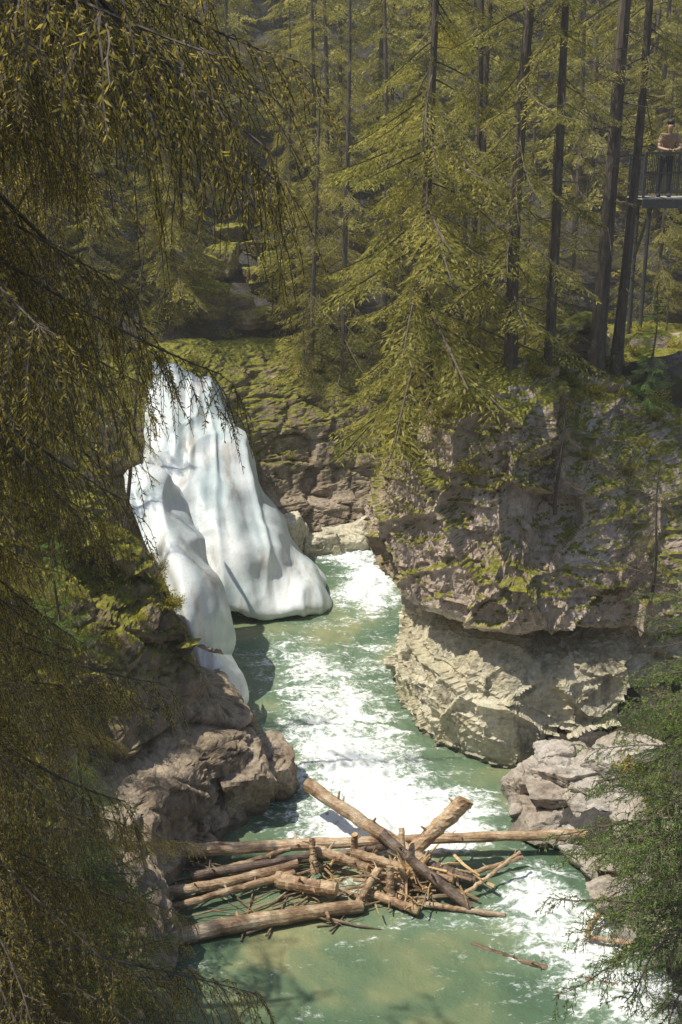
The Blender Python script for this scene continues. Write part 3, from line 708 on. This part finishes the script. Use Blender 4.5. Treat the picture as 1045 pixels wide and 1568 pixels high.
# ------------------------------------------------------------ hiker leaning on the rail
M_skin=plain('skin',(.50,.31,.21),.5); M_shirt=plain('tan_shirt',(.40,.26,.17),.8); M_pants=plain('dark_trousers',(.04,.045,.06),.8); M_hair=plain('dark_hair',(.03,.02,.015),.6); M_eye=plain('eye_dark',(.02,.02,.02),.2)
px,py_=7.66,27.95
hk=empty('hiker',(px,py_,fz))
def skin(name,vs,es,rs,m,lv=2,root=0):
    me=bpy.data.meshes.new(name); me.from_pydata(vs,es,[]); o=obj(name,me,hk)
    md=o.modifiers.new('s','SKIN'); md.use_smooth_shade=True
    for i,r in enumerate(rs):
        r=r if isinstance(r,tuple) else (r,r); me.skin_vertices[0].data[i].radius=r
        me.skin_vertices[0].data[i].use_root=(i==root)
    sb=o.modifiers.new('b','SUBSURF'); sb.levels=lv; sb.render_levels=lv
    me.materials.append(m); return o
skin('shirt_torso',[(0,.12,.95),(0,.06,1.15),(0,-.02,1.33),(0,-.04,1.42),(.17,-.03,1.39),(.24,-.08,1.2),(-.17,-.03,1.39),(-.24,-.08,1.2)],
     [(0,1),(1,2),(2,3),(2,4),(4,5),(2,6),(6,7)],[(.15,.11),(.14,.1),(.16,.11),(.07,.06),.075,.06,.075,.06],M_shirt)
skin('trousers',[(0,.13,.93),(.1,.13,.86),(.11,.10,.5),(.11,.14,.1),(-.1,.13,.86),(-.11,.16,.5),(-.11,.2,.1)],[(0,1),(1,2),(2,3),(0,4),(4,5),(5,6)],[(.14,.11),.09,.065,.05,.09,.065,.05],M_pants)
for s_,yy in((1,.14),(-1,.2)):
    skin('boot',[(s_*.11,yy+.04,.06),(s_*.11,yy-.08,.045),(s_*.12,yy-.18,.04)],[(0,1),(1,2)],[.05,.05,.04],M_pants)
for s_ in(1,-1):
    skin('forearm',[(s_*.235,-.07,1.24),(s_*.25,-.13,1.11),(s_*.12,-.31,1.075),(s_*.06,-.345,1.07)],[(0,1),(1,2),(2,3)],[.045,.042,.03,(.035,.02)],M_skin)
    for f in range(5):
        b=(s_*.06,-.345-.01*(f-2),1.075); ln=[.05,.07,.078,.07,.055][f]
        if f==0: e1=(b[0]-s_*.01,b[1]-.03,b[2]+.03)
        else: e1=(b[0]-s_*ln*.6,b[1]-.016*(f-2.5),b[2]-.0)
        e2=(e1[0]-s_*.02,e1[1]-.012,e1[2]-.022)
        skin('finger',[b,e1,e2],[(0,1),(1,2)],[.01,.009,.008],M_skin,1)
skin('head',[(0,-.04,1.42),(0,-.06,1.5),(0,-.075,1.57),(0,-.07,1.65)],[(0,1),(1,2),(2,3)],[.055,.055,(.075,.085),(.07,.085)],M_skin)
def ell(c,r,n=3):
    V,F=ico(n); return V*np.array(r)+np.array(c),F
def eobj(name,c,r,m):
    V,F=ell(c,r); obj(name,mesh_np(name,V,F,[m],smooth=True),hk)
eobj('hair',(0,-.055,1.69),(.088,.098,.07),M_hair)
eobj('nose',(0,-.172,1.60),(.013,.018,.022),M_skin)
for s_ in(1,-1):
    eobj('ear',(s_*.083,-.065,1.605),(.012,.02,.03),M_skin); eobj('eye',(s_*.032,-.152,1.635),(.012,.008,.007),M_eye)
eobj('mouth',(0,-.158,1.555),(.025,.006,.006),M_shirt)

# ------------------------------------------------------------ mist hanging in the gorge (thin scatter volume, added for haze and lifted blacks)
V,F=box_vf((0,55,24),(150,110,54))
mm=bpy.data.materials.new('mist'); mm.use_nodes=True; nt=mm.node_tree; nt.nodes.remove(nt.nodes['Principled BSDF'])
vs=nt.nodes.new('ShaderNodeVolumeScatter'); vs.inputs['Density'].default_value=.0015; vs.inputs['Anisotropy'].default_value=.1; vs.inputs['Color'].default_value=(1,.96,.83,1)
nt.links.new(vs.outputs[0],nt.nodes['Material Output'].inputs['Volume'])
obj('mist',mesh_np('mist',V,F,[mm]))

# ------------------------------------------------------------ light, camera
to_sun=Vector((-.54,-.05,1.0)).normalized()
el=math.asin(to_sun.z); az=math.atan2(to_sun.x,to_sun.y)
w=bpy.data.worlds.new('World'); scene.world=w; w.use_nodes=True; nt=w.node_tree
sky=nt.nodes.new('ShaderNodeTexSky'); sky.sky_type='NISHITA'; sky.sun_disc=False; sky.sun_elevation=el; sky.sun_rotation=az
nt.links.new(sky.outputs[0],nt.nodes['Background'].inputs[0]); nt.nodes['Background'].inputs[1].default_value=.15
sl=bpy.data.lights.new('sun','SUN'); sl.energy=5; sl.angle=math.radians(.5); sl.color=(1,.94,.82)
so=bpy.data.objects.new('sun',sl); col.objects.link(so); so.rotation_euler=(-to_sun).to_track_quat('-Z','Y').to_euler()
cd=bpy.data.cameras.new('camera'); cd.sensor_fit='VERTICAL'; cd.sensor_height=36; cd.sensor_width=24; cd.lens=40; cd.clip_end=1000
co=bpy.data.objects.new('camera',cd); col.objects.link(co); co.location=(0,0,12); co.rotation_euler=(math.radians(90-17.3),0,0)
scene.camera=co
scene.view_settings.view_transform='Standard'; scene.view_settings.look='None'; scene.view_settings.exposure=0
print('done',time.time()-T0)
